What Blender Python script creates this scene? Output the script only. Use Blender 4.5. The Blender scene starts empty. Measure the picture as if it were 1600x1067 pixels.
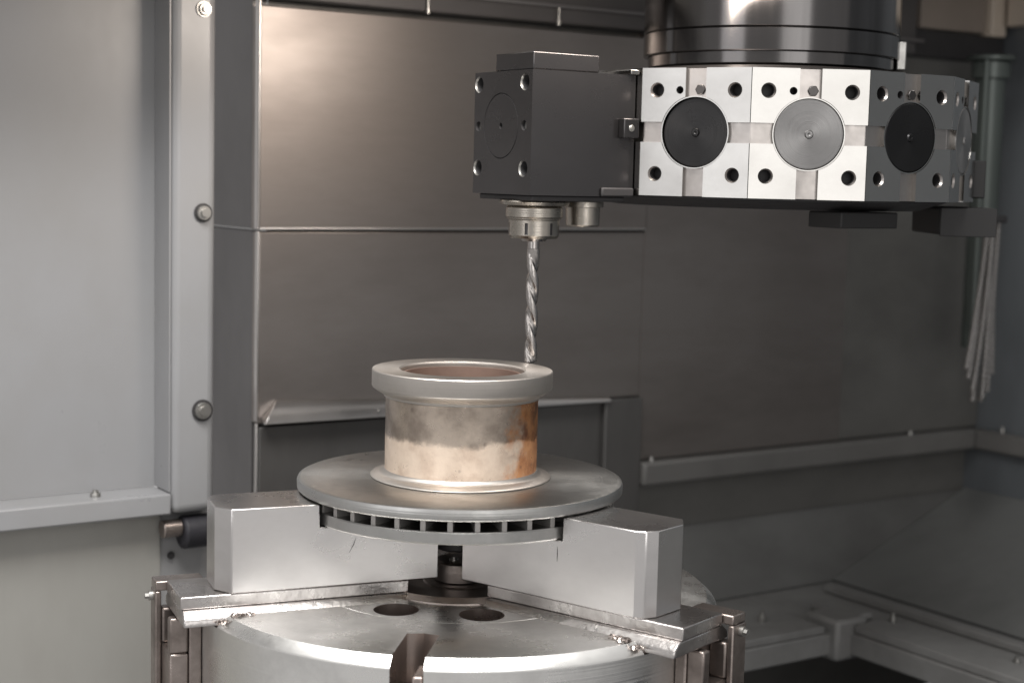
import bpy, bmesh, math, random
from mathutils import Vector, Matrix
random.seed(7)
R = math.radians
sc = bpy.context.scene
col = sc.collection

# ------------------------------------------------------------------ camera, world, lamps, exposure
cam_d = bpy.data.cameras.new('camera')
cam_d.sensor_width = 36.0
cam_d.lens = 36.0 * 2500 / 1600
cam_d.clip_start = 0.02
cam_d.clip_end = 60
cam_d.dof.use_dof = True
cam_d.dof.focus_distance = 2.05
cam_d.dof.aperture_fstop = 3.5
cam = bpy.data.objects.new('camera', cam_d)
col.objects.link(cam)
cam.location = (0.064, -2.09, 0.546)
pitch = math.atan((533.5 - 270) / 2500)
cam.matrix_world = (Matrix.Translation(cam.location) @ Matrix.Rotation(R(90) - pitch, 4, 'X')
                    @ Matrix.Rotation(R(1.4), 4, 'Z'))
sc.camera = cam

w = bpy.data.worlds.new('World')
sc.world = w
w.use_nodes = True
bg = w.node_tree.nodes['Background']
bg.inputs[0].default_value = (1.0, 0.98, 0.97, 1)
bg.inputs[1].default_value = 0.50

sc.view_settings.view_transform = 'Standard'
sc.view_settings.look = 'None'
sc.view_settings.exposure = 0.0
sc.view_settings.gamma = 1.0


def area(name, loc, target, sx, sy, power, color):
    d = bpy.data.lights.new(name, 'AREA')
    d.shape = 'RECTANGLE'
    d.size, d.size_y, d.energy, d.color = sx, sy, power, color
    o = bpy.data.objects.new(name, d)
    col.objects.link(o)
    o.location = loc
    o.rotation_euler = (Vector(target) - Vector(loc)).to_track_quat('-Z', 'Y').to_euler()
    return o


# the workshop daylight through the open machine door (behind the camera), a window strip to the
# left of it, the roof lights over the door, the machine's own warm lamp under the roof beside the column
area('door_light', (1.45, -4.25, 1.25), (0.2, 0, 0.45), 2.0, 2.4, 32, (1.0, 0.985, 0.965))
area('window_light', (-2.35, -2.85, 1.15), (0.1, 0, 0.45), 1.5, 1.8, 15, (0.985, 0.985, 1.0))
area('roof_light', (-0.25, -0.95, 2.1), (-0.05, 0.0, 0.0), 1.5, 0.8, 74, (1.0, 0.99, 0.97))
area('machine_lamp', (0.27, 0.0, 0.85), (-0.10, 0.62, 0.62), 0.44, 0.10, 5.0, (1.0, 0.88, 0.77))


# ------------------------------------------------------------------ materials
def mat(name, base, metallic=0.0, rough=0.5, noise=0.0, nscale=(6, 6, 6), rnoise=0.0,
        bump=0.0, bscale=(60, 60, 60), spots=0.0, coat=0.0, second=None, aniso=0.0):
    m = bpy.data.materials.new(name)
    m.use_nodes = True
    nt = m.node_tree
    N, L = nt.nodes, nt.links
    b = N['Principled BSDF']
    b.inputs['Base Color'].default_value = (*base, 1)
    b.inputs['Metallic'].default_value = metallic
    b.inputs['Roughness'].default_value = rough
    b.inputs['Coat Weight'].default_value = coat
    if aniso:
        b.inputs['Anisotropic'].default_value = aniso
    tc = N.new('ShaderNodeTexCoord')
    if noise or rnoise:
        mp = N.new('ShaderNodeMapping')
        mp.inputs['Scale'].default_value = nscale
        L.new(tc.outputs['Object'], mp.inputs[0])
        nz = N.new('ShaderNodeTexNoise')
        nz.inputs['Scale'].default_value = 1
        nz.inputs['Detail'].default_value = 6
        nz.inputs['Roughness'].default_value = 0.62
        L.new(mp.outputs[0], nz.inputs[0])
        if noise:
            mx = N.new('ShaderNodeMix')
            mx.data_type = 'RGBA'
            c2 = second or tuple(c * 0.45 for c in base)
            mx.inputs[6].default_value = (*base, 1)
            mx.inputs[7].default_value = (*c2, 1)
            mr = N.new('ShaderNodeMapRange')
            mr.inputs[1].default_value = 0.40
            mr.inputs[2].default_value = 0.78
            mr.inputs[3].default_value = 0
            mr.inputs[4].default_value = noise
            L.new(nz.outputs[0], mr.inputs[0])
            L.new(mr.outputs[0], mx.inputs[0])
            L.new(mx.outputs[2], b.inputs['Base Color'])
        if rnoise:
            r2 = N.new('ShaderNodeMapRange')
            r2.inputs[1].default_value = 0.3
            r2.inputs[2].default_value = 0.7
            r2.inputs[3].default_value = max(0.03, rough - rnoise)
            r2.inputs[4].default_value = rough + rnoise
            L.new(nz.outputs[0], r2.inputs[0])
            L.new(r2.outputs[0], b.inputs['Roughness'])
    if bump:
        mp2 = N.new('ShaderNodeMapping')
        mp2.inputs['Scale'].default_value = bscale
        L.new(tc.outputs['Object'], mp2.inputs[0])
        n2 = N.new('ShaderNodeTexNoise')
        n2.inputs['Scale'].default_value = 1
        n2.inputs['Detail'].default_value = 4
        L.new(mp2.outputs[0], n2.inputs[0])
        bp = N.new('ShaderNodeBump')
        bp.inputs['Strength'].default_value = bump
        bp.inputs['Distance'].default_value = 0.002
        L.new(n2.outputs[0], bp.inputs['Height'])
        L.new(bp.outputs[0], b.inputs['Normal'])
    return m


def turned(name, base, rough, rnoise=0.08, rings=420.0, bump=0.12, dark=0.35, metallic=1.0, warm=None):
    """lathe-turned metal: fine concentric tool marks about the object's own z axis plus soft grime"""
    m = bpy.data.materials.new(name)
    m.use_nodes = True
    N, L = m.node_tree.nodes, m.node_tree.links
    b = N['Principled BSDF']
    b.inputs['Metallic'].default_value = metallic
    b.inputs['Anisotropic'].default_value = 0.65
    tg = N.new('ShaderNodeTangent')
    tg.direction_type = 'RADIAL'
    tg.axis = 'Z'
    L.new(tg.outputs[0], b.inputs['Tangent'])
    tc = N.new('ShaderNodeTexCoord')
    sp = N.new('ShaderNodeSeparateXYZ')
    L.new(tc.outputs['Object'], sp.inputs[0])
    cb = N.new('ShaderNodeCombineXYZ')
    L.new(sp.outputs[0], cb.inputs[0])
    L.new(sp.outputs[1], cb.inputs[1])
    ln = N.new('ShaderNodeVectorMath')
    ln.operation = 'LENGTH'
    L.new(cb.outputs[0], ln.inputs[0])
    ad = N.new('ShaderNodeMath')
    L.new(ln.outputs['Value'], ad.inputs[0])
    L.new(sp.outputs[2], ad.inputs[1])
    nz = N.new('ShaderNodeTexNoise')
    nz.noise_dimensions = '1D'
    nz.inputs['Scale'].default_value = rings
    nz.inputs['Detail'].default_value = 3
    L.new(ad.outputs[0], nz.inputs['W'])
    bp = N.new('ShaderNodeBump')
    bp.inputs['Strength'].default_value = bump
    bp.inputs['Distance'].default_value = 0.001
    L.new(nz.outputs[0], bp.inputs['Height'])
    L.new(bp.outputs[0], b.inputs['Normal'])
    n3 = N.new('ShaderNodeTexNoise')
    n3.inputs['Scale'].default_value = 14
    n3.inputs['Detail'].default_value = 7
    n3.inputs['Roughness'].default_value = 0.65
    L.new(tc.outputs['Object'], n3.inputs[0])
    mr = N.new('ShaderNodeMapRange')
    mr.inputs[1].default_value = 0.45
    mr.inputs[2].default_value = 0.8
    mr.inputs[4].default_value = dark
    L.new(n3.outputs[0], mr.inputs[0])
    mx = N.new('ShaderNodeMix')
    mx.data_type = 'RGBA'
    mx.inputs[6].default_value = (*base, 1)
    mx.inputs[7].default_value = (*(warm or tuple(c * 0.35 for c in base)), 1)
    L.new(mr.outputs[0], mx.inputs[0])
    L.new(mx.outputs[2], b.inputs['Base Color'])
    r2 = N.new('ShaderNodeMapRange')
    r2.inputs[1].default_value = 0.3
    r2.inputs[2].default_value = 0.7
    r2.inputs[3].default_value = max(0.05, rough - rnoise)
    r2.inputs[4].default_value = rough + rnoise
    L.new(n3.outputs[0], r2.inputs[0])
    L.new(r2.outputs[0], b.inputs['Roughness'])
    return m


def barrel_material():
    """cast barrel of the hub: cream heat-tinted lower band, brown-grey upper zone, rust patch on the right"""
    m = bpy.data.materials.new('cast barrel with rust')
    m.use_nodes = True
    N, L = m.node_tree.nodes, m.node_tree.links
    b = N['Principled BSDF']
    b.inputs['Metallic'].default_value = 0.6
    b.inputs['Roughness'].default_value = 0.40
    tc = N.new('ShaderNodeTexCoord')
    sp = N.new('ShaderNodeSeparateXYZ')
    L.new(tc.outputs['Object'], sp.inputs[0])

    def noise(scale, detail=5, rough=0.6):
        n = N.new('ShaderNodeTexNoise')
        n.inputs['Scale'].default_value = scale
        n.inputs['Detail'].default_value = detail
        n.inputs['Roughness'].default_value = rough
        L.new(tc.outputs['Object'], n.inputs[0])
        return n.outputs[0]

    def math_(op, a, c):
        n = N.new('ShaderNodeMath')
        n.operation = op
        for i, v in enumerate((a, c)):
            if isinstance(v, (int, float)):
                n.inputs[i].default_value = v
            else:
                L.new(v, n.inputs[i])
        return n.outputs[0]

    def rng(v, a, c, lo=0.0, hi=1.0):
        n = N.new('ShaderNodeMapRange')
        n.interpolation_type = 'SMOOTHSTEP'
        n.inputs[1].default_value, n.inputs[2].default_value = a, c
        n.inputs[3].default_value, n.inputs[4].default_value = lo, hi
        L.new(v, n.inputs[0])
        return n.outputs[0]

    def mix(f, a, c):
        n = N.new('ShaderNodeMix')
        n.data_type = 'RGBA'
        L.new(f, n.inputs[0])
        for i, v in ((6, a), (7, c)):
            if isinstance(v, tuple):
                n.inputs[i].default_value = (*v, 1)
            else:
                L.new(v, n.inputs[i])
        return n.outputs[2]
    # wavy border between the two zones
    z = math_('ADD', sp.outputs[2], math_('MULTIPLY', math_('SUBTRACT', noise(17, 7, 0.7), 0.5), 0.034))
    f_up = rng(z, 0.0990, 0.1080)
    cream = mix(rng(noise(30), 0.35, 0.75), (0.84, 0.69, 0.56), (0.60, 0.46, 0.36))
    grey = mix(rng(noise(22), 0.35, 0.7), (0.60, 0.51, 0.43), (0.31, 0.255, 0.215))
    base = mix(f_up, cream, grey)
    # rust: on the +x side
    side = rng(math_('ADD', sp.outputs[0], math_('MULTIPLY', math_('SUBTRACT', noise(38), 0.5), 0.085)), 0.056, 0.090)
    rust = mix(rng(noise(60), 0.3, 0.7), (0.80, 0.36, 0.13), (0.50, 0.17, 0.05))
    base = mix(math_('MULTIPLY', side, 0.85), base, rust)
    # brown blotch half way up
    bl = math_('MULTIPLY', rng(noise(26, 4), 0.50, 0.62), math_('MULTIPLY', rng(sp.outputs[0], 0.045, 0.075), rng(z, 0.075, 0.10)))
    base = mix(math_('MULTIPLY', bl, 0.7), base, (0.20, 0.09, 0.055))
    # pits
    vo = N.new('ShaderNodeTexVoronoi')
    vo.inputs['Scale'].default_value = 52
    L.new(tc.outputs['Object'], vo.inputs[0])
    pit = math_('MULTIPLY', rng(vo.outputs['Distance'], 0.20, 0.08), rng(noise(11, 1), 0.52, 0.60))
    base = mix(math_('MULTIPLY', pit, 0.45), base, (0.10, 0.07, 0.06))
    L.new(rng(f_up, 0.0, 1.0, 0.35, 0.85), b.inputs['Metallic'])
    L.new(base, b.inputs['Base Color'])
    L.new(rng(noise(45), 0.3, 0.7, 0.26, 0.42), b.inputs['Roughness'])
    bp = N.new('ShaderNodeBump')
    bp.inputs['Strength'].default_value = 0.25
    bp.inputs['Distance'].default_value = 0.002
    L.new(noise(90), bp.inputs['Height'])
    L.new(bp.outputs[0], b.inputs['Normal'])
    return m


M = {}
M['cab'] = mat('cabinet grey paint', (0.285, 0.285, 0.292), 0.0, 0.34, 0.7, (3, 3, 2), 0.10, 0.25, (6, 6, 3), second=(0.225, 0.218, 0.205))
M['cab_dark'] = mat('skirt grey paint', (0.30, 0.293, 0.272), 0.0, 0.42, 0.8, (5, 5, 2), 0.10, 0.2, (6, 6, 3), second=(0.24, 0.23, 0.21))
M['steel_wall'] = mat('brushed brown steel sheet', (0.29, 0.262, 0.245), 0.88, 0.40, 0.7, (1.8, 1.8, 5.5), 0.05,
                      0.03, (4, 4, 160), second=(0.15, 0.13, 0.12))
M['steel_side'] = mat('dull steel side sheet', (0.17, 0.163, 0.163), 0.5, 0.45, 0.4, (3, 3, 2), 0.06)
M['steel_edge'] = mat('bright steel edge', (0.62, 0.59, 0.57), 1.0, 0.34, 0.3, (8, 8, 8), 0.06)
M['back_wall'] = mat('dark enclosure steel', (0.165, 0.16, 0.15), 0.35, 0.42, 0.7, (2.5, 2.5, 4), 0.08, 0.06, (150, 150, 4))
M['right_wall'] = mat('bluish enclosure steel', (0.165, 0.178, 0.19), 0.3, 0.40, 0.7, (4, 4, 1.5), 0.08)
M['slope'] = mat('oily steel chute sheet', (0.16, 0.157, 0.15), 0.4, 0.38, 0.8, (3, 4, 5), 0.10, second=(0.085, 0.082, 0.078))
M['slope_lit'] = mat('lit chute sheet', (0.22, 0.222, 0.216), 0.3, 0.40, 0.8, (2, 3, 4), 0.10, second=(0.12, 0.12, 0.115))  # lighter copy of the chute sheet, stands for more light on the right slope
M['ledge'] = mat('grey painted ledge', (0.15, 0.145, 0.138), 0.1, 0.5, 0.4, (5, 5, 5), 0.06)
M['frame'] = mat('pale grey chute frame', (0.25, 0.247, 0.24), 0.2, 0.5, 0.7, (6, 6, 6), 0.08, second=(0.12, 0.115, 0.11))
M['pit'] = mat('dark coolant pit', (0.035, 0.040, 0.050), 0.0, 0.35, 0.5, (3, 3, 3), 0.1)
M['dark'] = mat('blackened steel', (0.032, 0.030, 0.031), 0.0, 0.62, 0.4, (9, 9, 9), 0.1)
M['rail_shade'] = mat('dark brown grey rail shade', (0.075, 0.070, 0.070), 0.1, 0.45, 0.4, (3, 3, 6), 0.06)  # dark tone stands for the ceiling shadow over the cover
M['cover_dark'] = mat('dark brown steel cover', (0.115, 0.110, 0.106), 0.4, 0.42, 0.7, (6, 6, 2), 0.08)
M['black'] = mat('black gap', (0.016, 0.015, 0.015), 0.0, 0.6)
M['rubber'] = mat('black rubber', (0.018, 0.017, 0.022), 0.0, 0.6, 0.5, (30, 30, 30), 0.1, 0.3, (90, 90, 90))
M['jaw'] = mat('ground soft jaw steel', (0.70, 0.68, 0.67), 1.0, 0.31, 0.5, (7, 7, 11), 0.07, 0.0, (14, 14, 380),
               second=(0.44, 0.42, 0.41))
M['rail'] = mat('worn rail steel', (0.60, 0.575, 0.56), 1.0, 0.30, 0.7, (18, 18, 18), 0.12, 0.3, (120, 120, 120),
                second=(0.24, 0.21, 0.20))
M['guide'] = mat('oily brown guide block steel', (0.36, 0.31, 0.285), 0.9, 0.32, 0.9, (16, 16, 16), 0.12, 0.3, (80, 80, 80),
                 second=(0.11, 0.09, 0.08))
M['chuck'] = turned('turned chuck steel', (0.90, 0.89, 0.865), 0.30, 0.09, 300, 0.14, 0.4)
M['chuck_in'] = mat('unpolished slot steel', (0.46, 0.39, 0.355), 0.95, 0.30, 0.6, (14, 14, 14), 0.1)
M['boss'] = turned('centre steel darkened as disc shade', (0.33, 0.29, 0.27), 0.40, 0.08, 260, 0.12, 0.5)  # darker than the chuck to stand for the shade under the disc
M['disc'] = turned('turned cast iron', (0.50, 0.495, 0.48), 0.33, 0.08, 520, 0.22, 0.5, 1.0)
M['disc_raw'] = mat('raw cast iron', (0.40, 0.385, 0.37), 0.7, 0.48, 0.5, (20, 20, 20), 0.08, 0.4, (140, 140, 140))
M['flange'] = turned('turned flange iron', (0.50, 0.465, 0.43), 0.38, 0.07, 460, 0.16, 0.35, 0.85)
M['bore'] = mat('rusty bore', (0.30, 0.20, 0.16), 0.5, 0.55, 0.6, (18, 18, 18), 0.08)
M['barrel'] = barrel_material()
M['turret'] = mat('bright ground turret steel', (0.39, 0.38, 0.365), 1.0, 0.16, 0.35, (10, 10, 14), 0.04, 0.0, (30, 30, 420),
                  second=(0.31, 0.298, 0.285))
M['turret_in'] = mat('turret groove steel', (0.42, 0.39, 0.37), 1.0, 0.34, 0.5, (20, 20, 20), 0.08)
M['turret_core'] = mat('dark turret core', (0.07, 0.065, 0.063), 0.8, 0.32)
M['plug'] = turned('grey bore plug', (0.22, 0.215, 0.212), 0.42, 0.05, 900, 0.22, 0.2, 0.85)
M['plug_black'] = turned('black bore plug', (0.02, 0.0195, 0.02), 0.30, 0.06, 900, 0.18, 0.3, 0.7)
M['holder'] = mat('dark ground holder steel', (0.11, 0.105, 0.106), 0.95, 0.25, 0.45, (7, 7, 12), 0.06, 0.0, (30, 30, 300),
                  second=(0.06, 0.058, 0.06))
M['nut'] = turned('collet nut steel', (0.42, 0.385, 0.34), 0.26, 0.06, 600, 0.2, 0.5)
M['drill'] = mat('ground drill steel', (0.48, 0.45, 0.43), 1.0, 0.26, 0.4, (60, 60, 60), 0.08)
M['column'] = mat('dark chromed column', (0.12, 0.115, 0.114), 1.0, 0.15, 0.4, (30, 30, 1.2), 0.06)
M['bolt'] = mat('zinc bolt', (0.45, 0.44, 0.42), 1.0, 0.42, 0.4, (50, 50, 50), 0.08)
M['beige'] = mat('beige painted panel', (0.62, 0.53, 0.44), 0.0, 0.5, 0.3, (4, 4, 4), 0.05)  # beige paint, pale to stand for the light on these panels
M['tan'] = mat('tan painted beam', (0.28, 0.235, 0.20), 0.0, 0.5, 0.3, (4, 4, 4), 0.05)
M['pipe'] = mat('grey green pipe', (0.075, 0.087, 0.08), 0.3, 0.35, 0.4, (6, 6, 2), 0.06)
M['hose'] = mat('braided steel hose', (0.33, 0.315, 0.305), 0.9, 0.34, 0.3, (60, 60, 60), 0.08)


# ------------------------------------------------------------------ mesh helpers
def link(name, bm, m, parent=None, bevel=0.0, smooth=None, loc=None, rot=None):
    bmesh.ops.recalc_face_normals(bm, faces=bm.faces[:])
    me = bpy.data.meshes.new(name)
    bm.to_mesh(me)
    bm.free()
    me.materials.append(m)
    if smooth is not None:
        for p in me.polygons:
            p.use_smooth = True
        me.set_sharp_from_angle(angle=R(smooth))
    o = bpy.data.objects.new(name, me)
    col.objects.link(o)
    if parent:
        o.parent = parent
    if loc:
        o.location = loc
    if rot is not None:
        o.rotation_euler = (0, 0, rot) if isinstance(rot, (int, float)) else rot
    if bevel:
        md = o.modifiers.new('bevel', 'BEVEL')
        md.width = bevel
        md.segments = 2
        md.limit_method = 'ANGLE'
        md.angle_limit = R(35)
        md.harden_normals = False
    return o


def bx(bm, x0, x1, y0, y1, z0, z1):
    v = [bm.verts.new((x, y, z)) for z in (z0, z1) for x, y in ((x0, y0), (x1, y0), (x1, y1), (x0, y1))]
    for f in ((0, 3, 2, 1), (4, 5, 6, 7), (0, 1, 5, 4), (1, 2, 6, 5), (2, 3, 7, 6), (3, 0, 4, 7)):
        bm.faces.new([v[i] for i in f])
    return v


def prism(bm, pts, z0, z1):
    a = [bm.verts.new((x, y, z0)) for x, y in pts]
    b = [bm.verts.new((x, y, z1)) for x, y in pts]
    n = len(pts)
    bm.faces.new(a[::-1])
    bm.faces.new(b)
    for i in range(n):
        bm.faces.new((a[i], a[(i + 1) % n], b[(i + 1) % n], b[i]))


def lathe(bm, prof, seg=96, closed=True, cx=0, cy=0):
    """closed: profile is a loop (a ring); otherwise first/last points are capped when on the axis"""
    rings = []
    for r, z in prof:
        if r < 1e-6:
            rings.append([bm.verts.new((cx, cy, z))])
        else:
            rings.append([bm.verts.new((cx + r * math.cos(2 * math.pi * i / seg), cy + r * math.sin(2 * math.pi * i / seg), z))
                          for i in range(seg)])
    n = len(rings)
    for k in range(n if closed else n - 1):
        A, B = rings[k], rings[(k + 1) % n]
        for i in range(seg):
            j = (i + 1) % seg
            if len(A) == 1 and len(B) == 1:
                continue
            if len(A) == 1:
                bm.faces.new((A[0], B[i], B[j]))
            elif len(B) == 1:
                bm.faces.new((A[i], A[j], B[0]))
            else:
                bm.faces.new((A[i], A[j], B[j], B[i]))


def cyl(bm, p0, p1, r, seg=20, r1=None, cap=True):
    p0, p1 = Vector(p0), Vector(p1)
    q = (p1 - p0).to_track_quat('Z', 'Y')
    A, B = [], []
    for i in range(seg):
        a = 2 * math.pi * i / seg
        d = Vector((math.cos(a), math.sin(a), 0))
        A.append(bm.verts.new(p0 + q @ (d * r)))
        B.append(bm.verts.new(p1 + q @ (d * (r if r1 is None else r1))))
    for i in range(seg):
        j = (i + 1) % seg
        bm.faces.new((A[i], A[j], B[j], B[i]))
    if cap:
        bm.faces.new(A[::-1])
        bm.faces.new(B)


def tube(bm, pts, r, seg=10):
    pts = [Vector(p) for p in pts]
    rings = []
    for k, p in enumerate(pts):
        d = (pts[min(k + 1, len(pts) - 1)] - pts[max(k - 1, 0)]).normalized()
        q = d.to_track_quat('Z', 'Y')
        rr = r[k] if isinstance(r, (list, tuple)) else r
        rings.append([bm.verts.new(p + q @ Vector((math.cos(2 * math.pi * i / seg) * rr, math.sin(2 * math.pi * i / seg) * rr, 0)))
                      for i in range(seg)])
    for a, b in zip(rings, rings[1:]):
        for i in range(seg):
            j = (i + 1) % seg
            bm.faces.new((a[i], a[j], b[j], b[i]))
    bm.faces.new(rings[0][::-1])
    bm.faces.new(rings[-1])


def cut(o, cutters, smooth=30):
    """boolean difference applied into the mesh; the cutter objects are removed again"""
    for c in cutters:
        c.parent = o.parent                       # cutters are drawn in the same frame as the part
        md = o.modifiers.new('cut', 'BOOLEAN')
        md.operation = 'DIFFERENCE'
        md.solver = 'EXACT'
        md.object = c
        md.material_mode = 'TRANSFER'
    bpy.context.view_layer.update()
    dg = bpy.context.evaluated_depsgraph_get()
    me = bpy.data.meshes.new_from_object(o.evaluated_get(dg))
    old = o.data
    o.modifiers.clear()
    o.data = me
    bpy.data.meshes.remove(old)
    for p in me.polygons:
        p.use_smooth = True
    me.set_sharp_from_angle(angle=R(smooth))
    for c in cutters:
        d = c.data
        bpy.data.objects.remove(c)
        bpy.data.meshes.remove(d)


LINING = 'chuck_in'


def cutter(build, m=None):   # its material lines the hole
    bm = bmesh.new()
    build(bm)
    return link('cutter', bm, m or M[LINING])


def thing(name, label, cat, loc=(0, 0, 0), rot=0, group=None):
    o = bpy.data.objects.new(name, None)
    o.empty_display_size = 0.05
    col.objects.link(o)
    o.location = loc
    o.rotation_euler = (0, 0, rot)
    o['label'] = label
    o['category'] = cat
    if group:
        o['group'] = group
    return o


def tag(o, label, cat, group=None):
    o['label'] = label
    o['category'] = cat
    if group:
        o['group'] = group
    return o


def dup(root, loc=None, rot=None, label=None):
    r = root.copy()
    col.objects.link(r)
    if loc is not None:
        r.location = loc
    if rot is not None:
        r.rotation_euler = rot if not isinstance(rot, (int, float)) else (0, 0, rot)
    if label:
        r['label'] = label
    for ch in list(root.children):
        c = ch.copy()
        col.objects.link(c)
        c.parent = r
        for g in list(ch.children):
            d = g.copy()
            col.objects.link(d)
            d.parent = c
    return r


# ------------------------------------------------------------------ the enclosure (room frame: x along the back wall, y into it)
P0 = (-0.352, 0.51, 0.0)
TH = R(34)
RM = Matrix.Translation(P0) @ Matrix.Rotation(TH, 4, 'Z')


def room(name, bm, m, bevel=0.0, smooth=None, parent=None):
    o = link(name, bm, m, parent, bevel, smooth)
    if parent is None:
        o.location = P0
        o.rotation_euler = (0, 0, TH)
    return o


def struct(name, bm, m, bevel=0.0, smooth=None):
    o = room(name, bm, m, bevel, smooth)
    o['kind'] = 'structure'
    return o


def B(*boxes):
    bm = bmesh.new()
    for b in boxes:
        bx(bm, *b)
    return bm


def sheet(pts, thick):
    """a folded sheet: pts = list of (quad) corner lists, given thickness along its normal"""
    bm = bmesh.new()
    vs = [bm.verts.new(p) for p in pts]
    f = bm.faces.new(vs)
    f.normal_update()
    r = bmesh.ops.extrude_face_region(bm, geom=[f])
    n = f.normal.copy()
    for v in [e for e in r['geom'] if isinstance(e, bmesh.types.BMVert)]:
        v.co -= n * thick
    return bm


def room_root(name, label, cat, group=None, loc=(0, 0, 0)):
    o = thing(name, label, cat, RM @ Vector(loc), TH, group)
    return o


# back wall of two panels (seam at x = 1.35), right wall, slopes, pit
bw = struct('back_wall', B((0.80, 1.90, 0.036, 0.06, -0.60, 1.30)), M['back_wall'])
room('wall_panel', B((0.8032, 1.347, 0.0042, 0.0358, 0.0, 1.25)), M['steel_wall'], 0.0004, parent=bw)
room('wall_panel', B((1.349, 1.7865, 0.0062, 0.0358, 0.0, 1.25)), M['back_wall'], 0.001, parent=bw)
rw = struct('right_wall', B((1.787, 1.81, -3.20, 0.036, -0.60, 1.30)), M['right_wall'])
struct('ceiling', B((0.11, 1.787, -0.36, 0.036, 0.995, 1.01)), M['back_wall'])
struct('ceiling', B((-1.20, 0.10, -0.31, 0.036, 0.835, 1.01)), M['back_wall'])  # unseen low roof piece, sized to shade the cabinet top
struct('pit_floor', B((0.0, 1.80, -2.40, 0.03, -0.62, -0.60)), M['pit'])
o = struct('back_chute', sheet([(0.02, 0.030, -0.15), (1.787, 0.030, -0.15), (1.298, -0.045, -0.288), (0.02, -0.045, -0.288)], 0.004), M['slope'])
o = struct('right_chute', sheet([(1.786, 0.028, -0.15), (1.786, -2.3, -0.15), (1.298, -2.3, -0.288), (1.298, -0.045, -0.288)], -0.004), M['slope_lit'])

# ledge that runs round under the wall panels, with its bolts
lg = room_root('wall_ledge', 'grey folded ledge strip running round the rear corner under the dark wall panels', 'ledge')
room('back_strip', B((0.806, 1.760, -0.016, 0.029, -0.049, -0.003)), M['ledge'], 0.006, 30, lg)
room('side_strip', B((1.762, 1.7865, -2.3, 0.029, -0.050, -0.004)), M['ledge'], 0.006, 30, lg)


def bolt_bm(r=0.006, h=0.006):
    bm = bmesh.new()
    lathe(bm, [(0, h), (r * 0.55, h), (r * 0.60, h * 0.6), (r * 0.9, h * 0.6), (r, h * 0.35), (r, 0), (0, 0)], 14, False)
    return bm


def bolt_on(parent, x, y, z, r=0.006, h=0.008, rot=(0, 0, 0), name='bolt', m=None):
    o = link(name, bolt_bm(r, h), m or M['bolt'], parent, 0, 40)
    o.location = (x, y, z)
    o.rotation_euler = rot
    return o


bolt_on(lg, 1.555, -0.006, -0.003, 0.005, 0.010)
bolt_on(lg, 0.83, -0.006, -0.003, 0.005, 0.010)
bolt_on(lg, 1.776, -0.075, -0.004, 0.005, 0.014)

# pit frame
pf = room_root('chute_frame', 'pale grey bolted frame round the dark pit in the lower right corner', 'frame')
room('back_rail', B((0.30, 1.045, -0.325, -0.046, -0.33, -0.289)), M['frame'], 0.003, 30, pf)
room('back_lip', B((0.30, 1.00, -0.322, -0.255, -0.2888, -0.274)), M['frame'], 0.003, 30, pf)
room('side_rail', B((1.046, 1.297, -2.3, -0.046, -0.33, -0.289)), M['frame'], 0.003, 30, pf)
room('side_lip', B((1.052, 1.125, -2.3, -0.345, -0.2888, -0.272)), M['frame'], 0.003, 30, pf)
room('side_fold', B((1.215, 1.235, -2.3, -0.10, -0.2888, -0.272)), M['frame'], 0.004, 30, pf)
room('corner_bracket', B((1.01, 1.09, -0.343, -0.255, -0.34, -0.262)), M['frame'], 0.008, 30, pf)
room('corner_bracket', B((1.09, 1.15, -0.30, -0.19, -0.2888, -0.2735)), M['frame'], 0.006, 30, pf)
bolt_on(pf, 0.955, -0.20, -0.289, 0.007, 0.020)
bolt_on(pf, 1.17, -0.33, -0.289, 0.007, 0.020)
bolt_on(pf, 1.17, -0.62, -0.289, 0.007, 0.012)

# column cover in front of the back wall
cc = room_root('column_cover', 'brushed brown steel column cover with horizontal seam and bright left corner edge', 'machine cover')
room('core', B((0.03, 0.80, 0.0345, 0.0358, -0.60, 1.10)), M['back_wall'], 0, None, cc)
room('upper_panel', B((0.0006, 0.803, -0.001, 0.030, 0.4435, 0.803)), M['steel_wall'], 0.002, 30, cc)
room('lower_panel', B((0.0035, 0.803, 0.004, 0.030, 0.125, 0.4405)), M['steel_wall'], 0.002, 30, cc)
room('side_panel', B((0.002, 0.028, 0.032, 0.40, 0.444, 1.10)), M['steel_side'], 0.001, 30, cc)
room('side_panel', B((0.005, 0.028, 0.032, 0.40, -0.60, 0.441)), M['steel_side'], 0.001, 30, cc)
room('corner_glint', B((-0.0035, 0.0015, -0.004, 0.010, 0.4445, 1.10)), M['steel_edge'], 0.002, 30, cc)  # bright strips stand for light caught on the folded corner
room('corner_glint', B((-0.0005, 0.003, 0.001, 0.012, 0.129, 0.4420)), M['steel_edge'], 0.002, 30, cc)
room('corner_glint', B((0.0015, 0.005, 0.006, 0.014, -0.60, 0.1245)), M['steel_edge'], 0.0015, 30, cc)
room('seam_strip', B((0.0, 0.80, -0.003, 0.003, 0.4435, 0.4475)), M['steel_edge'], 0.001, 30, cc)
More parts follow.
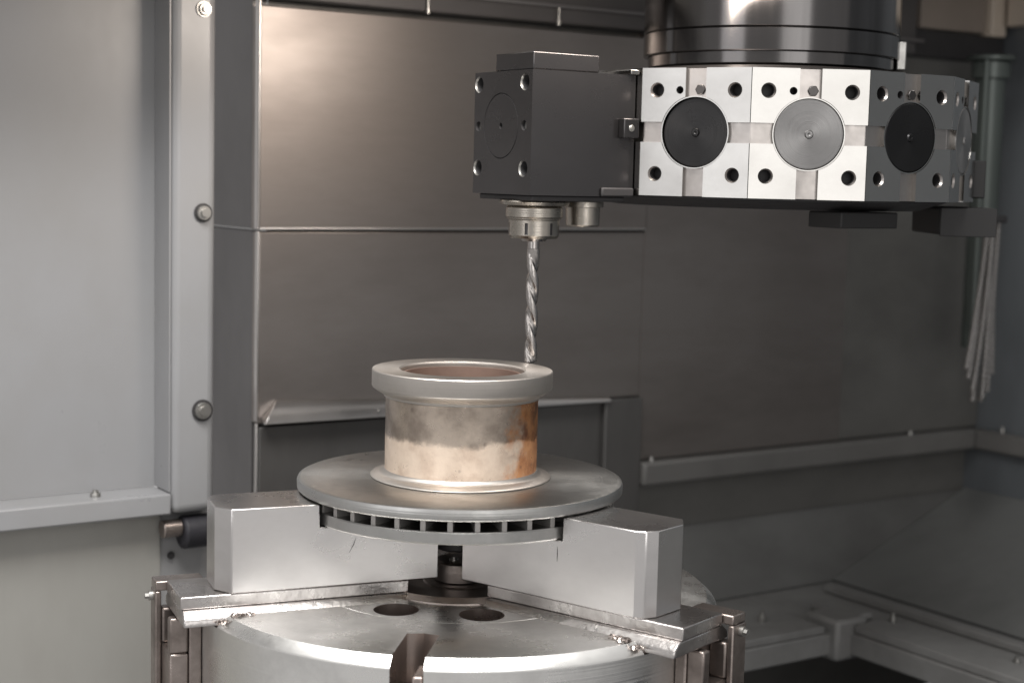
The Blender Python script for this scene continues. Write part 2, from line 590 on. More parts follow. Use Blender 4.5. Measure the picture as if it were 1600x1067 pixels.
# folded lip at the lower edge, its left end cut on a slant
bm = bmesh.new()
prof = [(0.003, 0.163), (-0.006, 0.160), (-0.022, 0.142), (-0.026, 0.128), (-0.022, 0.1265), (0.003, 0.135)]
x_left = [0.036, 0.030, 0.012, 0.002, 0.004, 0.010]
a = [bm.verts.new((x_left[i], p[0], p[1])) for i, p in enumerate(prof)]
b = [bm.verts.new((0.725, p[0] * 0.4, 0.120 + (p[1] - 0.1265) * 0.25)) for p in prof]
bm.faces.new(a)
bm.faces.new(b[::-1])
for i in range(6):
    bm.faces.new((a[i], b[i], b[(i + 1) % 6], a[(i + 1) % 6]))
room('folded_lip', bm, M['steel_edge'], 0.001, 35, cc)
bolt_on(cc, 0.215, -0.0245, 0.137, 0.003, 0.003, (R(90), 0, 0))
room('lower_cover', B((0.008, 0.716, 0.008, 0.033, -0.60, 0.118)), M['cover_dark'], 0.002, 30, cc)
room('end_plate', B((0.717, 0.805, -0.004, 0.033, -0.60, 0.1235)), M['cover_dark'], 0.002, 30, cc)

ur = room_root('ceiling_shadow_rail', 'dark rail strip standing for the ceiling shadow, with hanging bolts above the brown steel cover', 'rail')
room('shadow_body', B((0.012, 1.485, -0.030, -0.002, 0.812, 0.99)), M['rail_shade'], 0.003, 30, ur)  # dark box puts the shadow under the ceiling into its colour
room('rail_end', B((1.486, 1.785, -0.014, 0.005, 0.812, 0.866)), M['dark'], 0.003, 30, ur)
room('rail_lip', B((0.012, 1.50, -0.040, -0.031, 0.838, 0.844)), M['steel_side'], 0.001, 30, ur)
for x, z in ((0.291, 0.822), (0.561, 0.822)):
    bmn = bmesh.new()
    cyl(bmn, (x, -0.036, z - 0.008), (x, -0.036, z + 0.016), 0.0022, 10)
    cyl(bmn, (x, -0.036, z - 0.014), (x, -0.036, z - 0.006), 0.0042, 12)
    room('hanging_bolt', bmn, M['bolt'], 0, 40, ur)

# beige panels in the top right corner
be = room_root('beige_panel', 'tan beige painted panel high on the back wall right of the column', 'panel')
room('board', B((1.515, 1.72, -0.014, 0.005, 0.872, 1.20)), M['tan'], 0.003, 30, be)
room('trim', B((1.722, 1.770, -0.030, 0.005, 0.8665, 1.20)), M['beige'], 0.004, 30, be)
be2 = room_root('beige_panel', 'cream painted panel at the top right end on the bluish side wall', 'panel')
room('board', B((1.755, 1.786, -0.60, -0.040, 0.888, 1.20)), M['beige'], 0.003, 30, be2)

# ------------------------------------------------------------------ cabinet on the left
cb = room_root('door_cabinet', 'light grey painted sheet metal door frame with recessed panel at the left', 'cabinet')
VF = -0.102
st = room('stile', B((-0.188, -0.1165, VF, -0.030, 0.012, 1.30)), M['cab'], 0.014, 30, cb)
st.modifiers[0].segments = 5
room('bottom_rail', B((-1.20, -0.1885, VF, -0.030, 0.0125, 0.045)), M['cab'], 0.003, 30, cb)
room('recessed_panel', B((-1.20, -0.1885, -0.036, -0.028, 0.046, 1.30)), M['cab'], 0.0, None, cb)
room('stile_return', B((-0.1905, -0.1883, VF + 0.006, -0.037, 0.047, 1.30)), M['cab'], 0, None, cb)
for z, big in ((0.778, 0), (0.474, 1), (0.171, 2)):
    r = 0.0095 + 0.002 * big
    o = bolt_on(cb, -0.1395, VF - 0.001, z, r, 0.012, (R(90), 0, 0), 'screw')
    bmw = bmesh.new()
    lathe(bmw, [(0, 0), (r * 1.25, 0), (r * 1.25, 0.002), (0, 0.002)], 20, False)
    wsh = link('washer', bmw, M['dark'] if big else M['bolt'], o, 0, 40)
bolt_on(cb, -0.297, -0.070, 0.045, 0.008, 0.010)

sk = room_root('cabinet_skirt', 'plain grey lower sheet under the light grey door frame at the left', 'skirt panel')
room('sheet', B((-1.20, -0.190, -0.060, -0.050, -0.90, 0.0115)), M['cab_dark'], 0.001, 30, sk)
room('end_strip', B((-0.189, -0.085, -0.056, -0.046, -0.90, 0.0115)), M['cab'], 0.001, 30, sk)
bolt_on(sk, -0.172, -0.058, -0.062, 0.006, 0.006, (R(90), 0, 0), 'screw', M['dark'])

bp_ = room_root('rubber_buffer', 'dark rubber buffer sticking out below the grey door frame beside the left jaw', 'buffer')
bm = bmesh.new()
cyl(bm, (-0.196, -0.080, -0.014), (-0.165, -0.080, -0.014), 0.014, 24)
room('stem', bm, M['guide'], 0.002, 40, bp_)
bm = bmesh.new()
cyl(bm, (-0.165, -0.080, -0.022), (-0.112, -0.080, -0.022), 0.026, 28)
room('cap', bm, M['rubber'], 0.005, 40, bp_)

# dark strip standing for the shaded gap between column and cabinet
g = tag(room('gap_strip', B((-0.072, -0.060, 0.10, 0.13, -0.60, 0.165)), M['rubber'], 0.003, 30),
        'narrow black strip standing for the dark gap between the grey door frame and the steel column', 'gap strip')

# vertical pipe and braided hoses on the right
vp = room_root('coolant_pipe', 'tall grey green vertical pipe with collar in the right rear corner', 'pipe', loc=(1.605, -0.13, 0))
bm = bmesh.new()
cyl(bm, (0, 0, 0.20), (0, 0, 0.80), 0.031, 36)
room('tube', bm, M['pipe'], 0, 40, vp)
bm = bmesh.new()
cyl(bm, (0, 0, 0.765), (0, 0, 0.800), 0.040, 36)
cyl(bm, (0, 0, 0.802), (0, 0, 0.812), 0.050, 36)
room('collar', bm, M['pipe'], 0.002, 40, vp)
bm = bmesh.new()
cyl(bm, (-0.040, -0.022, 0.24), (-0.040, -0.022, 0.80), 0.007, 12)
room('side_tube', bm, M['pipe'], 0, 40, vp)

hose_words = ['leftmost braided steel hose flaring away from the hanging bundle', 'second braided steel hose from the left in the hanging bundle',
              'third braided steel hose from the left in the hanging bundle', 'fourth braided steel hose from the left, near the middle of the bundle',
              'fourth braided steel hose from the right, near the middle of the bundle', 'third braided steel hose from the right in the hanging bundle',
              'second braided steel hose from the right in the hanging bundle', 'rightmost braided steel hose nearest the corner pipe']
for k in range(8):
    t = k / 7.0
    x0 = 1.418 + 0.034 * t
    x1 = 1.378 + 0.080 * t + random.uniform(-0.002, 0.002)
    zb = (0.185, 0.165, 0.140, 0.118, 0.124, 0.116, 0.135, 0.170)[k]
    bm = bmesh.new()
    # core with two counter-wound braid wires
    path = []
    for i in range(41):
        s_ = i / 40.0
        path.append(Vector(((x1 - x0) * s_ ** 1.7, 0.007 * (k % 2) + 0.003 * math.sin(3 * s_ + 2 * k), 0.48 + (zb - 0.48) * s_)))
    tube(bm, path, 0.0046, 8)
    for sg in (1, -1):
        for ph in (0, math.pi):
            pts = []
            for i in range(161):
                s_ = i / 160.0
                q = path[min(39, int(s_ * 40))].lerp(path[min(40, int(s_ * 40) + 1)], s_ * 40 - min(39, int(s_ * 40)))
                an = sg * s_ * 2 * math.pi * 15 + ph
                pts.append(q + Vector((math.cos(an) * 0.0046, math.sin(an) * 0.0046, 0)))
            tube(bm, pts, 0.0014, 4)
    o = room('braided_hose', bm, M['hose'], 0, 60)
    o.location = RM @ Vector((x0, -0.3, 0))
    tag(o, hose_words[k], 'hose', 'braided hoses hanging beside the corner pipe')
hb = tag(room('hose_clamp', B((-0.026, 0.026, -0.012, 0.016, 0.470, 0.486)), M['dark'], 0.004, 30), 'dark clamp block gathering the tops of the braided hoses', 'clamp')
hb.location = RM @ Vector((1.436, -0.3, 0))

# ------------------------------------------------------------------ chuck
JA = [R(202.5), R(-37.5), R(82.5)]
SA = [R(-97.5), R(22.5), R(142.5)]
ck = thing('lathe_chuck', 'large round steel three jaw chuck on the machine table at the bottom', 'chuck')
bm = bmesh.new()
lathe(bm, [(0, -0.30), (0.343, -0.30), (0.343, -0.013), (0.341, -0.010), (0.330, -0.0005), (0.328, 0), (0.1915, 0), (0.191, -0.0003), (0.190, -0.0003), (0.1895, 0), (0.04, 0), (0.04, -0.12), (0, -0.12)], 192, False)
body = link('chuck_body', bm, M['chuck'], ck)
cuts = []
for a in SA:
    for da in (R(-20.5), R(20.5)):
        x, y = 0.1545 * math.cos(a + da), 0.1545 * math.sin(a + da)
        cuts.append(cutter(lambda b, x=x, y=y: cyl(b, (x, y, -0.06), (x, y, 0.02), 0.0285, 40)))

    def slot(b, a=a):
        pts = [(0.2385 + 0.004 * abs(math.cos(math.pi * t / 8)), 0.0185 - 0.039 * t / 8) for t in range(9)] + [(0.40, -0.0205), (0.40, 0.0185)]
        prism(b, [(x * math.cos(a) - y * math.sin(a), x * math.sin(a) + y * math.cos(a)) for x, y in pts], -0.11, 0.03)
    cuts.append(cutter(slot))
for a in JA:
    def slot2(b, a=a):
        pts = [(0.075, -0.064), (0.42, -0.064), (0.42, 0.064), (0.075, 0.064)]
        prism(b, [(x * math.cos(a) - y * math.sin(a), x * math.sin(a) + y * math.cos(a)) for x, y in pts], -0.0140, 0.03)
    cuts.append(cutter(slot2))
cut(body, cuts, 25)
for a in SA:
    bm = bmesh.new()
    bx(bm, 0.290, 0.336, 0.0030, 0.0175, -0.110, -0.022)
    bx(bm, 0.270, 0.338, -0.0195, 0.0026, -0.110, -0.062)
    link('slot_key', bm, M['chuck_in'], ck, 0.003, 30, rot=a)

bm = bmesh.new()
lathe(bm, [(0, 0.006), (0.045, 0.006), (0.047, 0.004), (0.070, 0.004), (0.0725, 0.007), (0.100, 0.007), (0.108, 0.001), (0.108, -0.004), (0, -0.004)], 96, False)
link('centre_plate', bm, M['boss'], ck, 0, 25)
bm = bmesh.new()
lathe(bm, [(0, 0.034), (0.028, 0.034), (0.032, 0.031), (0.032, 0.0075), (0, 0.0075)], 64, False)
link('centre_cap', bm, M['boss'], ck, 0, 30)
bolt_on(ck, -0.006, -0.012, 0.034, 0.006, 0.005)

# jaw with its rail and guide block, built along +x, copied round the chuck
jr = None
for idx, a in enumerate(JA):
    if idx == 0:
        bm = bmesh.new()
        # plan outline of the raised outer part and of the lower inner part
        outer = [(0.2045, -0.050), (0.311, -0.050), (0.3225, -0.045), (0.3305, -0.030), (0.3325, 0.022), (0.316, 0.0475), (0.2045, 0.0475)]
        full = [(0.046, -0.050)] + outer[1:6] + [(0.046, 0.0475)]
        lo = [bm.verts.new((x, y, 0.0225)) for x, y in full]
        mid_full = [bm.verts.new((x, y, 0.0985)) for x, y in full]
        top_outer = [bm.verts.new((x, y, 0.128)) for x, y in outer]
        s0 = bm.verts.new((0.2045, -0.050, 0.0985))
        s1 = bm.verts.new((0.2045, 0.0475, 0.0985))
        bm.faces.new(lo[::-1])
        bm.faces.new(top_outer)
        bm.faces.new((mid_full[0], s0, s1, mid_full[6]))
        bm.faces.new((s0, top_outer[0], top_outer[6], s1))
        bm.faces.new((lo[0], lo[1], mid_full[1], s0, mid_full[0]))
        bm.faces.new((s0, mid_full[1], top_outer[1], top_outer[0]))
        for i in range(1, 5):
            bm.faces.new((lo[i], lo[i + 1], mid_full[i + 1], mid_full[i]))
            bm.faces.new((mid_full[i], mid_full[i + 1], top_outer[i + 1], top_outer[i]))
        bm.faces.new((lo[5], lo[6], mid_full[6], s1, mid_full[5]))
        bm.faces.new((mid_full[5], s1, top_outer[6], top_outer[5]))
        bm.faces.new((lo[6], lo[0], mid_full[0], mid_full[6]))
        bmesh.ops.dissolve_limit(bm, angle_limit=R(1), verts=bm.verts[:], edges=bm.edges[:])
        jaw = link('jaw', bm, M['jaw'], ck, 0.0014, 20, rot=a)
        bm = bmesh.new()
        pr = [(-0.0620, -0.012), (0.0620, -0.012), (0.0620, -0.006), (0.0600, -0.002), (0.0500, 0.0060), (-0.0500, 0.0060), (-0.0600, -0.002), (-0.0620, -0.006)]
        ea = [bm.verts.new((0.080, y, z)) for y, z in pr]
        eb = [bm.verts.new((0.377, y, z)) for y, z in pr]
        bm.faces.new(ea)
        bm.faces.new(eb[::-1])
        for i in range(8):
            bm.faces.new((ea[i], ea[(i + 1) % 8], eb[(i + 1) % 8], eb[i]))
        rail = link('rail_base', bm, M['rail'], ck, 0.002, 30, rot=a)
        bm = bmesh.new()
        bx(bm, 0.085, 0.378, -0.0455, 0.0455, 0.0062, 0.0220)
        top = link('rail_top', bm, M['rail'], ck, 0.0016, 30, rot=a)
        first = (jaw, rail, top)
    else:
        for s in first:
            c = s.copy()
            col.objects.link(c)
            c.rotation_euler = (0, 0, a)
    far = 1 if idx == 1 else -1
    bm = bmesh.new()
    for x0, x1, q0, q1, z0, z1 in ((0.3435, 0.360, -0.006, 0.0655, -0.30, -0.0145), (0.3605, 0.384, -0.006, 0.0655, -0.30, -0.060),
                                   (0.3605, 0.384, -0.006, 0.010, -0.0598, -0.0145), (0.3605, 0.384, 0.046, 0.0655, -0.0598, -0.0145)):
        q0, q1 = sorted((far * q0, far * q1))
        bx(bm, x0, x1, q0, q1, z0, z1)
    link('guide_block', bm, M['guide'], ck, 0.003, 30, rot=a)
    # the upright on the side away from the door is the tall one
    far = 1 if idx == 1 else -1
    bm = bmesh.new()
    y0, y1 = sorted((far * 0.0475, far * 0.0780))
    bx(bm, 0.330, 0.392, y0, y1, 0.0075, 0.0200)
    y0, y1 = sorted((far * 0.0475, far * 0.0800))
    bx(bm, 0.3845, 0.3925, y0, y1, -0.30, 0.0070)
    link('guide_upright', bm, M['guide'], ck, 0.002, 30, rot=a)
    ca, sa = math.cos(a), math.sin(a)
    for s_, z_, rr in ((far * 0.066, -0.002, 0.3925),):
        bm = bmesh.new()
        p = lambda r, s, z: (r * ca - s * sa, r * sa + s * ca, z)
        cyl(bm, p(rr, s_, z_), p(rr + 0.005, s_, z_), 0.0065, 12)
        cyl(bm, p(rr + 0.005, s_, z_), p(rr + 0.010, s_, z_), 0.004, 6)
        link('bolt', bm, M['bolt'], ck, 0, 40)

# two tool nicks on the jaw flanks
for a, y, x, z, sl in ((JA[0], 0.0476, 0.160, 0.074, 1.0), (JA[1], -0.0501, 0.197, 0.082, 0.0)):
    bm = bmesh.new()
    vs = [(x + sl * 0.006, z - 0.010), (x + sl * 0.006 + 0.0004, z - 0.010), (x + 0.0010, z), (x - sl * 0.003 + 0.0003, z + 0.009), (x - sl * 0.003, z + 0.009), (x - 0.0002, z)]
    A_ = [bm.verts.new((px, y, pz)) for px, pz in vs]
    B_ = [bm.verts.new((px, y * 1.002, pz)) for px, pz in vs]
    bm.faces.new(A_)
    bm.faces.new(B_[::-1])
    for i in range(6):
        bm.faces.new((A_[i], A_[(i + 1) % 6], B_[(i + 1) % 6], B_[i]))
    link('nick', bm, M['turret_core'], ck, rot=a)

bm = bmesh.new()
rnd = random.Random(3)
for a, ys, n in ((JA[1], -0.067, 90), (JA[0], 0.067, 60)):
    for _ in range(n):
        rr_ = 0.338 - abs(rnd.gauss(0, 0.022))
        yy = ys + math.copysign(abs(rnd.gauss(0, 0.006)), ys)
        sz = rnd.uniform(0.0012, 0.0045)
        c0 = Vector((rr_ * math.cos(a) - yy * math.sin(a), rr_ * math.sin(a) + yy * math.cos(a), (0.0002 if math.hypot(rr_, yy) < 0.329 else -0.006) + sz * 0.2))
        rot = Matrix.Rotation(rnd.uniform(0, 6.28), 3, 'Z') @ Matrix.Rotation(rnd.uniform(-0.5, 0.5), 3, 'X')
        prev = None
        for k in range(4):                        # a short curled strip
            t = k / 3.0
            p1 = c0 + rot @ Vector((sz * (t - 0.5) * 2, -sz * 0.35, sz * 0.8 * math.sin(t * 3.1)))
            p2 = c0 + rot @ Vector((sz * (t - 0.5) * 2, sz * 0.35, sz * 0.8 * math.sin(t * 3.1) + sz * 0.1))
            cur = (bm.verts.new(p1), bm.verts.new(p2))
            if prev:
                bm.faces.new((prev[0], cur[0], cur[1], prev[1]))
            prev = cur
chips = link('metal_chips', bm, M['guide'])
md = chips.modifiers.new('thick', 'SOLIDIFY')
md.thickness = 0.0003
chips['kind'] = 'stuff'
chips['label'] = 'dark metal chips lying at the outer ends of the jaw rails'
chips['category'] = 'chips'

# ------------------------------------------------------------------ brake disc with long hub
bd = thing('brake_disc', 'ventilated brake disc with tall rust stained hub clamped in the chuck jaws', 'brake disc', (0, 0, 0.099))
bm = bmesh.new()
lathe(bm, [(0.110, 0.031), (0.2125, 0.031), (0.2145, 0.033), (0.215, 0.042), (0.2135, 0.0455), (0.210, 0.047), (0.120, 0.047), (0.110, 0.047)], 160)
link('upper_ring', bm, M['disc'], bd, 0, 30)
bm = bmesh.new()
lathe(bm, [(0.110, 0.0), (0.2015, 0.0), (0.2035, 0.002), (0.2035, 0.0145), (0.2025, 0.016), (0.110, 0.016)], 160)
link('lower_ring', bm, M['disc'], bd, 0, 30)
bm = bmesh.new()
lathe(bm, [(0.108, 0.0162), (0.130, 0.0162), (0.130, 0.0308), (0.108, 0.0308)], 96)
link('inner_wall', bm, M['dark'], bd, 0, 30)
vane = None
NV = 38
for i in range(NV):
    a = 2 * math.pi * (i + 0.35) / NV
    if vane is None:
        bm = bmesh.new()
        bx(bm, 0.131, 0.2010, -0.0033, 0.0033, 0.0155, 0.0315)
        vane = link('vane', bm, M['disc_raw'], bd, 0.0006, None, rot=a)
    else:
        c = vane.copy()
        col.objects.link(c)
        c.rotation_euler = (0, 0, a)
bm = bmesh.new()
lathe(bm, [(0.098, 0.0475), (0.1190, 0.0475), (0.1195, 0.0485), (0.1180, 0.0500), (0.1080, 0.0520), (0.1035, 0.0545), (0.1015, 0.0580), (0.098, 0.0585)], 128)
link('root_ring', bm, M['flange'], bd, 0, 35)
bm = bmesh.new()
lathe(bm, [(0.080, -0.002), (0.1005, -0.002), (0.1005, 0.150), (0.1015, 0.1525), (0.080, 0.1525)], 128)
br = link('barrel', bm, M['barrel'], bd, 0, 35, loc=(0, 0, 0))
bm = bmesh.new()
lathe(bm, [(0.081, 0.1530), (0.1025, 0.1530), (0.1035, 0.1560), (0.1070, 0.1580), (0.1178, 0.1650), (0.1190, 0.1670), (0.1190, 0.1878),
           (0.1180, 0.189), (0.0835, 0.189), (0.0815, 0.187)], 128)
link('flange', bm, M['flange'], bd, 0, 35)
bm = bmesh.new()
lathe(bm, [(0.0770, 0.0), (0.0798, 0.0), (0.0798, 0.1825), (0.0770, 0.1825)], 96)
link('bore_lining', bm, M['bore'], bd, 0, 35)
# added dark plug standing for the shaded gap between the jaws under the disc
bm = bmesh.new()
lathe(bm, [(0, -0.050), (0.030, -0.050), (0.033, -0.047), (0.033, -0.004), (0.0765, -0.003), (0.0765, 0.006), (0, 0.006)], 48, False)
link('gap_shade', bm, M['dark'], bd, 0, 35)

# ------------------------------------------------------------------ turret
TC = Vector((0.4354, 0.31, 0.605))
AP = 0.29
tr = thing('tool_turret', 'twelve sided bright steel tool turret with round bore plugs', 'turret', TC)
bm = bmesh.new()
RC = (AP - 0.022) / math.cos(R(15))
prism(bm, [(RC * math.sin(R(2 + 30 * k + 15)), -RC * math.cos(R(2 + 30 * k + 15))) for k in range(12)], -0.083, 0.083)
link('turret_core', bm, M['turret_core'], tr, 0.002)
HW = AP * math.tan(R(15)) - 0.0005


def corner_pad(bm, sx, sz, x0, x1, z0, z1, rc, depth0, depth1, step=0.0):
    """pad with its inner corner cut by the bore circle; outline in (x, z), thickness along y"""
    pts = []
    a0 = math.acos(min(1, x0 / rc))
    a1 = math.asin(min(1, z0 / rc))
    n = 12
    for i in range(n + 1):
        a = a0 + (a1 - a0) * i / n
        pts.append((rc * math.cos(a), rc * math.sin(a)))
    pts += [(x1, z0), (x1, z1), (x0, z1)]
    pts = [(sx * x, sz * z) for x, z in pts]
    A = [bm.verts.new((x, depth0, z)) for x, z in pts]
    Bv = [bm.verts.new((x, depth1, z)) for x, z in pts]
    bm.faces.new(A)
    bm.faces.new(Bv[::-1])
    for i in range(len(pts)):
        j = (i + 1) % len(pts)
        bm.faces.new((A[i], A[j], Bv[j], Bv[i]))


def hole_cut(x, z, r, y0=-0.30, y1=-0.2715):
    return cutter(lambda b: cyl(b, (x, y0, z), (x, y1, z), r, 20))


LINING = 'dark'  # dark lining puts the shade inside the holes into their colour
pads = []
for sx in (-1, 1):
    for sz in (-1, 1):
        bm = bmesh.new()
        corner_pad(bm, sx, sz, 0.0145, HW, 0.0135, 0.085, 0.0485, -AP, -AP + 0.0215)
        p = link('face_pad', bm, M['turret'], tr)
        cs = [hole_cut(sx * 0.0550, sz * 0.0556, 0.0082), cutter(lambda b, sx=sx, sz=sz: cyl(b, (sx * 0.055, -AP - 0.001, sz * 0.0556), (sx * 0.055, -AP + 0.0030, sz * 0.0556), 0.0108, 20, 0.0080), M['turret_in'])]  # bright countersink lining stands for the lit rim crescents
        if (sx, sz) == (-1, 1):
            cs.append(hole_cut(-0.0225, 0.0556, 0.0052))
        cut(p, cs, 30)
        pads.append(p)
bm = bmesh.new()
bx(bm, -HW + 0.001, HW - 0.001, -AP + 0.007, -AP + 0.0218, -0.0845, 0.0845)
base = link('face_base', bm, M['turret_in'], tr)
cut(base, [cutter(lambda b: cyl(b, (0, -0.30, 0), (0, -0.26, 0), 0.0480, 56))] +
    [hole_cut(sx * 0.055, sz * 0.0556, 0.0084, -0.30, -0.25) for sx in (-1, 1) for sz in (-1, 1)] + [hole_cut(-0.0225, 0.0556, 0.0053, -0.3, -0.25)], 30)


def plug_bm(front, r=0.0463):
    bm = bmesh.new()
    lathe(bm, [(0, 0.0005), (0.0025, 0.0022), (0.0045, 0.0022), (0.006, 0), (r - 0.0015, 0), (r, -0.0015), (r, -0.018), (0, -0.018)], 64, False)
    bmesh.ops.transform(bm, matrix=Matrix.Translation((0, -front, 0)) @ Matrix.Rotation(R(90), 4, 'X'), verts=bm.verts[:])
    return bm


def plug_obj(front, m, ang):
    # local z of the mesh is its turning axis, so the tool marks run round the plug
    bm = bmesh.new()
    r = 0.0463
    lathe(bm, [(0, 0.0006), (0.0022, 0.0022), (0.0045, 0.0022), (0.006, 0), (r - 0.0015, 0), (r, -0.0015), (r, -0.018), (0, -0.018)], 64, False)
    o = link('bore_plug', bm, m, tr, 0, 30)
    o.matrix_local = Matrix.Rotation(ang, 4, 'Z') @ Matrix.Translation((0, -front, 0)) @ Matrix.Rotation(R(90), 4, 'X')
    return o


bm = bmesh.new()
cyl(bm, (0.0045, -AP + 0.004, 0.0565), (0.0045, -AP + 0.009, 0.0565), 0.0075, 6)
screw = link('groove_hole', bm, M['turret_core'], tr, 0.001, 30)  # dark hex standing for a dark hole in the groove
bm = bmesh.new()
lathe(bm, [(0.0466, 0.0), (0.0480, 0.0), (0.0480, -0.02), (0.0466, -0.02)], 64)
ring0 = link('bore_rim', bm, M['turret'], tr, 0, 30)

fac = [pads[0], pads[1], pads[2], pads[3], base, screw]
for k in range(12):
    a = R(2 + 30 * k)
    for s in fac:
        if k == 0:
            s.rotation_euler = (0, 0, a)
        else:
            c = s.copy()
            col.objects.link(c)
            c.rotation_euler = (0, 0, a)
    rr = ring0 if k == 0 else ring0.copy()
    if k:
        col.objects.link(rr)
    rr.matrix_local = Matrix.Rotation(a, 4, 'Z') @ Matrix.Translation((0, -(AP - 0.0008), 0)) @ Matrix.Rotation(R(90), 4, 'X')
    if k == 10:
        continue
    dk = k in (11, 1, 4, 7)
    plug_obj(AP - (0.005 if k == 11 else 0.0005), M['plug_black'] if dk else M['plug'], a)
# dark skirt and cap plates of the turret body
bm = bmesh.new()
lathe(bm, [(0, 0.083), (0.255, 0.083), (0.262, 0.0865), (0.20, 0.092), (0.187, 0.096), (0, 0.096)], 96, False)
link('top_plate', bm, M['turret_core'], tr, 0, 30)
bm = bmesh.new()
lathe(bm, [(0, -0.083), (0.262, -0.083), (0.262, -0.088), (0.225, -0.100), (0, -0.100)], 96, False)
link('bottom_plate', bm, M['dark'], tr, 0, 30)

# column that carries the turret
tcn = thing('turret_column', 'dark chromed round column rising above the twelve sided turret', 'column', (TC.x, TC.y, 0.703))
bm = bmesh.new()
lathe(bm, [(0, 0.0005), (0.178, 0.0005), (0.180, 0.002), (0.180, 0.017), (0, 0.017)], 128, False)
link('base_ring', bm, M['column'], tcn, 0, 30)
bm = bmesh.new()
lathe(bm, [(0, 0.0175), (0.186, 0.0175), (0.187, 0.019), (0.187, 0.0485), (0.1855, 0.050), (0, 0.050)], 128, False)
link('lower_ring', bm, M['column'], tcn, 0, 30)
bm = bmesh.new()
lathe(bm, [(0, 0.0505), (0.1855, 0.0505), (0.187, 0.052), (0.187, 0.45), (0, 0.45)], 128, False)
link('sleeve', bm, M['column'], tcn, 0, 30)
bm = bmesh.new()
bx(bm, 0.176, 0.190, -0.050, -0.020, 0.004, 0.045)
link('stop_bracket', bm, M['bolt'], tcn, 0.002, 30)

# ------------------------------------------------------------------ drill holder block on the left turret face (local: -y points outward)
HA = R(-58)
dh = thing('drill_holder', 'dark grey square tool block bolted to the left face of the turret', 'tool holder', (TC.x, TC.y, 0.6), HA)
bm = bmesh.new()
bx(bm, -0.0815, 0.0655, -0.457, -0.2915, -0.083, 0.0805)
blk = link('block', bm, M['holder'], dh)
cs = []
CX = -0.0115
for x in (-1, 1):
    for z in (-1, 1):
        cs.append(cutter(lambda b, x=x, z=z: cyl(b, (CX + x * 0.0585, -0.47, 0.008 + z * 0.0563), (CX + x * 0.0585, -0.435, 0.008 + z * 0.0563), 0.0098, 24)))
        cs.append(cutter(lambda b, x=x, z=z: cyl(b, (CX + x * 0.0585, -0.47, 0.008 + z * 0.0563), (CX + x * 0.0585, -0.4535, 0.008 + z * 0.0563), 0.0160, 24, 0.0095), M['bolt']))  # bright cone lining stands for lit crescents at the counterbores
    cs.append(cutter(lambda b, x=x: cyl(b, (CX + x * 0.0585, -0.47, 0.008), (CX + x * 0.0585, -0.445, 0.008), 0.0068, 20)))
cs.append(cutter(lambda b: cyl(b, (CX, -0.47, 0.008), (CX, -0.452, 0.008), 0.0042, 16)))


def ringcut(b):
    bm2 = bmesh.new()
    lathe(bm2, [(0.0425, -0.001), (0.0440, -0.001), (0.0440, 0.02), (0.0425, 0.02)], 64)
    bmesh.ops.transform(bm2, matrix=Matrix.Translation((CX, -0.456, 0.008)) @ Matrix.Rotation(R(90), 4, 'X'), verts=bm2.verts[:])
    me = bpy.data.meshes.new('t')
    bm2.to_mesh(me)
    b.from_mesh(me)
    bpy.data.meshes.remove(me)


cs.append(cutter(ringcut))
cut(blk, cs, 30)
md = blk.modifiers.new('bevel', 'BEVEL')
md.width = 0.0024
md.segments = 3
md.limit_method = 'ANGLE'
md.angle_limit = R(40)
for x in (-1, 1):
    for z in (-1, 0, 1):
        bm = bmesh.new()
        r = 0.0085 if z else 0.006
        cyl(bm, (CX + x * 0.0585, -0.4375 if z else -0.4475, 0.008 + z * 0.0563), (CX + x * 0.0585, -0.4452 if z else -0.4525, 0.008 + z * 0.0563), r, 20)
        link('cap_screw', bm, M['dark'] if z else M['bolt'], dh, 0.001, 40)
bm = bmesh.new()
bx(bm, -0.030, 0.0652, -0.456, -0.352, 0.0808, 0.1035)
link('top_cap', bm, M['holder'], dh, 0.0015, 30)
bm = bmesh.new()
bx(bm, -0.076, 0.0600, -0.450, -0.300, -0.0905, -0.0832)
link('bottom_plate', bm, M['dark'], dh, 0.002, 30)
bm = bmesh.new()
bx(bm, -0.050, 0.0745, -0.3060, -0.2918, 0.0808, 0.0875)
link('clamp_strip', bm, M['turret'], dh, 0.001, 30)
bm = bmesh.new()
bx(bm, 0.0660, 0.0790, -0.3180, -0.2930, -0.004, 0.022)
link('location_key', bm, M['holder'], dh, 0.0012, 30)
bolt_on(dh, 0.0792, -0.306, 0.009, 0.0045, 0.002, (0, R(90), 0))
bm = bmesh.new()
bx(bm, 0.0658, 0.0705, -0.345, -0.2925, -0.083, -0.071)
link('locking_shoe', bm, M['dark'], dh, 0.002, 30)
# second tool seat under the block: a hexagonal plug
bm = bmesh.new()
lathe(bm, [(0, -0.092), (0.0285, -0.092), (0.0285, -0.099), (0.024, -0.100), (0.0235, -0.124), (0.022, -0.126), (0, -0.126)], 32, False, CX + 0.004, -0.322)
link('coolant_plug', bm, M['nut'], dh, 0, 30)

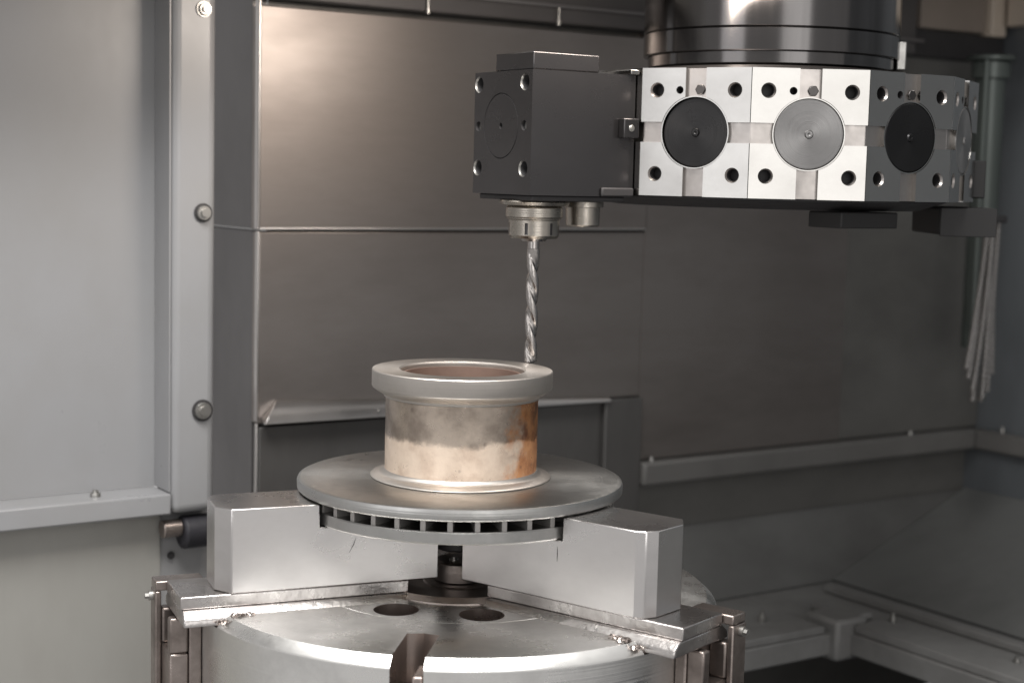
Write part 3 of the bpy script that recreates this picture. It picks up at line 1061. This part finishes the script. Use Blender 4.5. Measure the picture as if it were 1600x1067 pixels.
# collet nut and drill, on the axis of the front bore of the block
DX = 0.0900
DY = 0.0915
cn = tag(None or thing('collet_chuck', 'round grooved collet nut under the dark tool block gripping the drill', 'collet nut', (DX, DY, 0.5092)),
         'round grooved collet nut under the dark tool block gripping the drill', 'collet nut')
bm = bmesh.new()
lathe(bm, [(0, 0.0), (0.047, 0.0), (0.048, -0.002), (0.046, -0.006), (0.036, -0.008), (0, -0.008)], 64, False)
link('flange', bm, M['nut'], cn, 0, 30)
bm = bmesh.new()
lathe(bm, [(0, -0.0082), (0.0370, -0.0082), (0.0385, -0.010), (0.0385, -0.022), (0.0365, -0.0240), (0.0365, -0.0250), (0.0345, -0.0265), (0.0345, -0.047),
           (0.032, -0.051), (0.0, -0.051)], 64, False)
nut = link('nut', bm, M['nut'], cn)
ncs = []
for i in range(6):
    a = 2 * math.pi * (i + 0.2) / 6

    def nc(b, a=a):
        pts = [(0.0330, -0.0022), (0.04, -0.0022), (0.04, 0.0022), (0.0330, 0.0022)]
        prism(b, [(x * math.cos(a) - y * math.sin(a), x * math.sin(a) + y * math.cos(a)) for x, y in pts], -0.046, -0.030)
    ncs.append(cutter(nc))
cut(nut, ncs, 30)
bm = bmesh.new()
lathe(bm, [(0, -0.0512), (0.019, -0.0512), (0.0165, -0.055), (0.0, -0.055)], 40, False)
link('collet', bm, M['drill'], cn, 0, 30)

dr = thing('twist_drill', 'spiral fluted steel twist drill pointing down at the hub flange', 'drill', (DX, DY, 0.2862))
top = 0.5092 - 0.055 - 0.2862
bm = bmesh.new()
cyl(bm, (0, 0, top - 0.010), (0, 0, top + 0.004), 0.0080, 28)
link('shank', bm, M['drill'], dr, 0, 40)
bm = bmesh.new()
NS, NZ = 40, 150
Rd = 0.0088
rings = []
tip = 0.0028
zt = top - 0.0105
for k in range(NZ + 1):
    z = zt * k / NZ
    tw = -2 * math.pi * z / 0.090 + 0.9
    fade = min(1.0, max(0.0, (zt - z) / 0.018))
    ring = []
    tipf = min(1.0, 0.30 + 0.7 * z / tip)
    for i in range(NS):
        a = 2 * math.pi * i / NS
        c = math.cos(2 * a) * 0.5 + 0.5          # two lands, two flutes
        q = min(1.0, max(0.0, (0.62 - c) / 0.5))
        rr = Rd * (1 - fade * 0.36 * q * q * (3 - 2 * q)) * (1.0 if c > 0.9 else 0.965)
        rr *= tipf
        ring.append(bm.verts.new((rr * math.cos(a + tw), rr * math.sin(a + tw), z)))
    rings.append(ring)
for A, Bq in zip(rings, rings[1:]):
    for i in range(NS):
        j = (i + 1) % NS
        bm.faces.new((A[i], A[j], Bq[j], Bq[i]))
bm.faces.new(rings[0][::-1])
bm.faces.new(rings[-1])
link('fluted_body', bm, M['drill'], dr, 0, 50)

# black tool holder on the far right side of the turret
bh = thing('black_holder', 'black L shaped tool holder on the far right turret face', 'tool holder', (TC.x, TC.y, 0.6), R(92))
bm = bmesh.new()
bx(bm, -0.060, 0.050, -0.3130, -0.2915, -0.075, -0.020)
link('body', bm, M['black'], bh, 0.002, 30)
bm = bmesh.new()
bx(bm, -0.100, 0.040, -0.3180, -0.235, -0.128, -0.0885)
link('foot', bm, M['black'], bh, 0.003, 30)
bm = bmesh.new()
bx(bm, -0.104, -0.1005, -0.318, -0.236, -0.130, -0.089)
link('edge_plate', bm, M['black'], bh, 0.001, 30)
for o in ():
    pass
bh2 = thing('under_holder', 'small dark block hanging under the right front of the turret', 'tool holder', (TC.x, TC.y, 0.6), R(32))
bm = bmesh.new()
bx(bm, -0.075, 0.030, -0.245, -0.18, -0.118, -0.096)
link('block', bm, M['black'], bh2, 0.002, 30)

# parts copied before their parent was set keep the parent through copy(); nothing to fix up
bpy.context.view_layer.update()
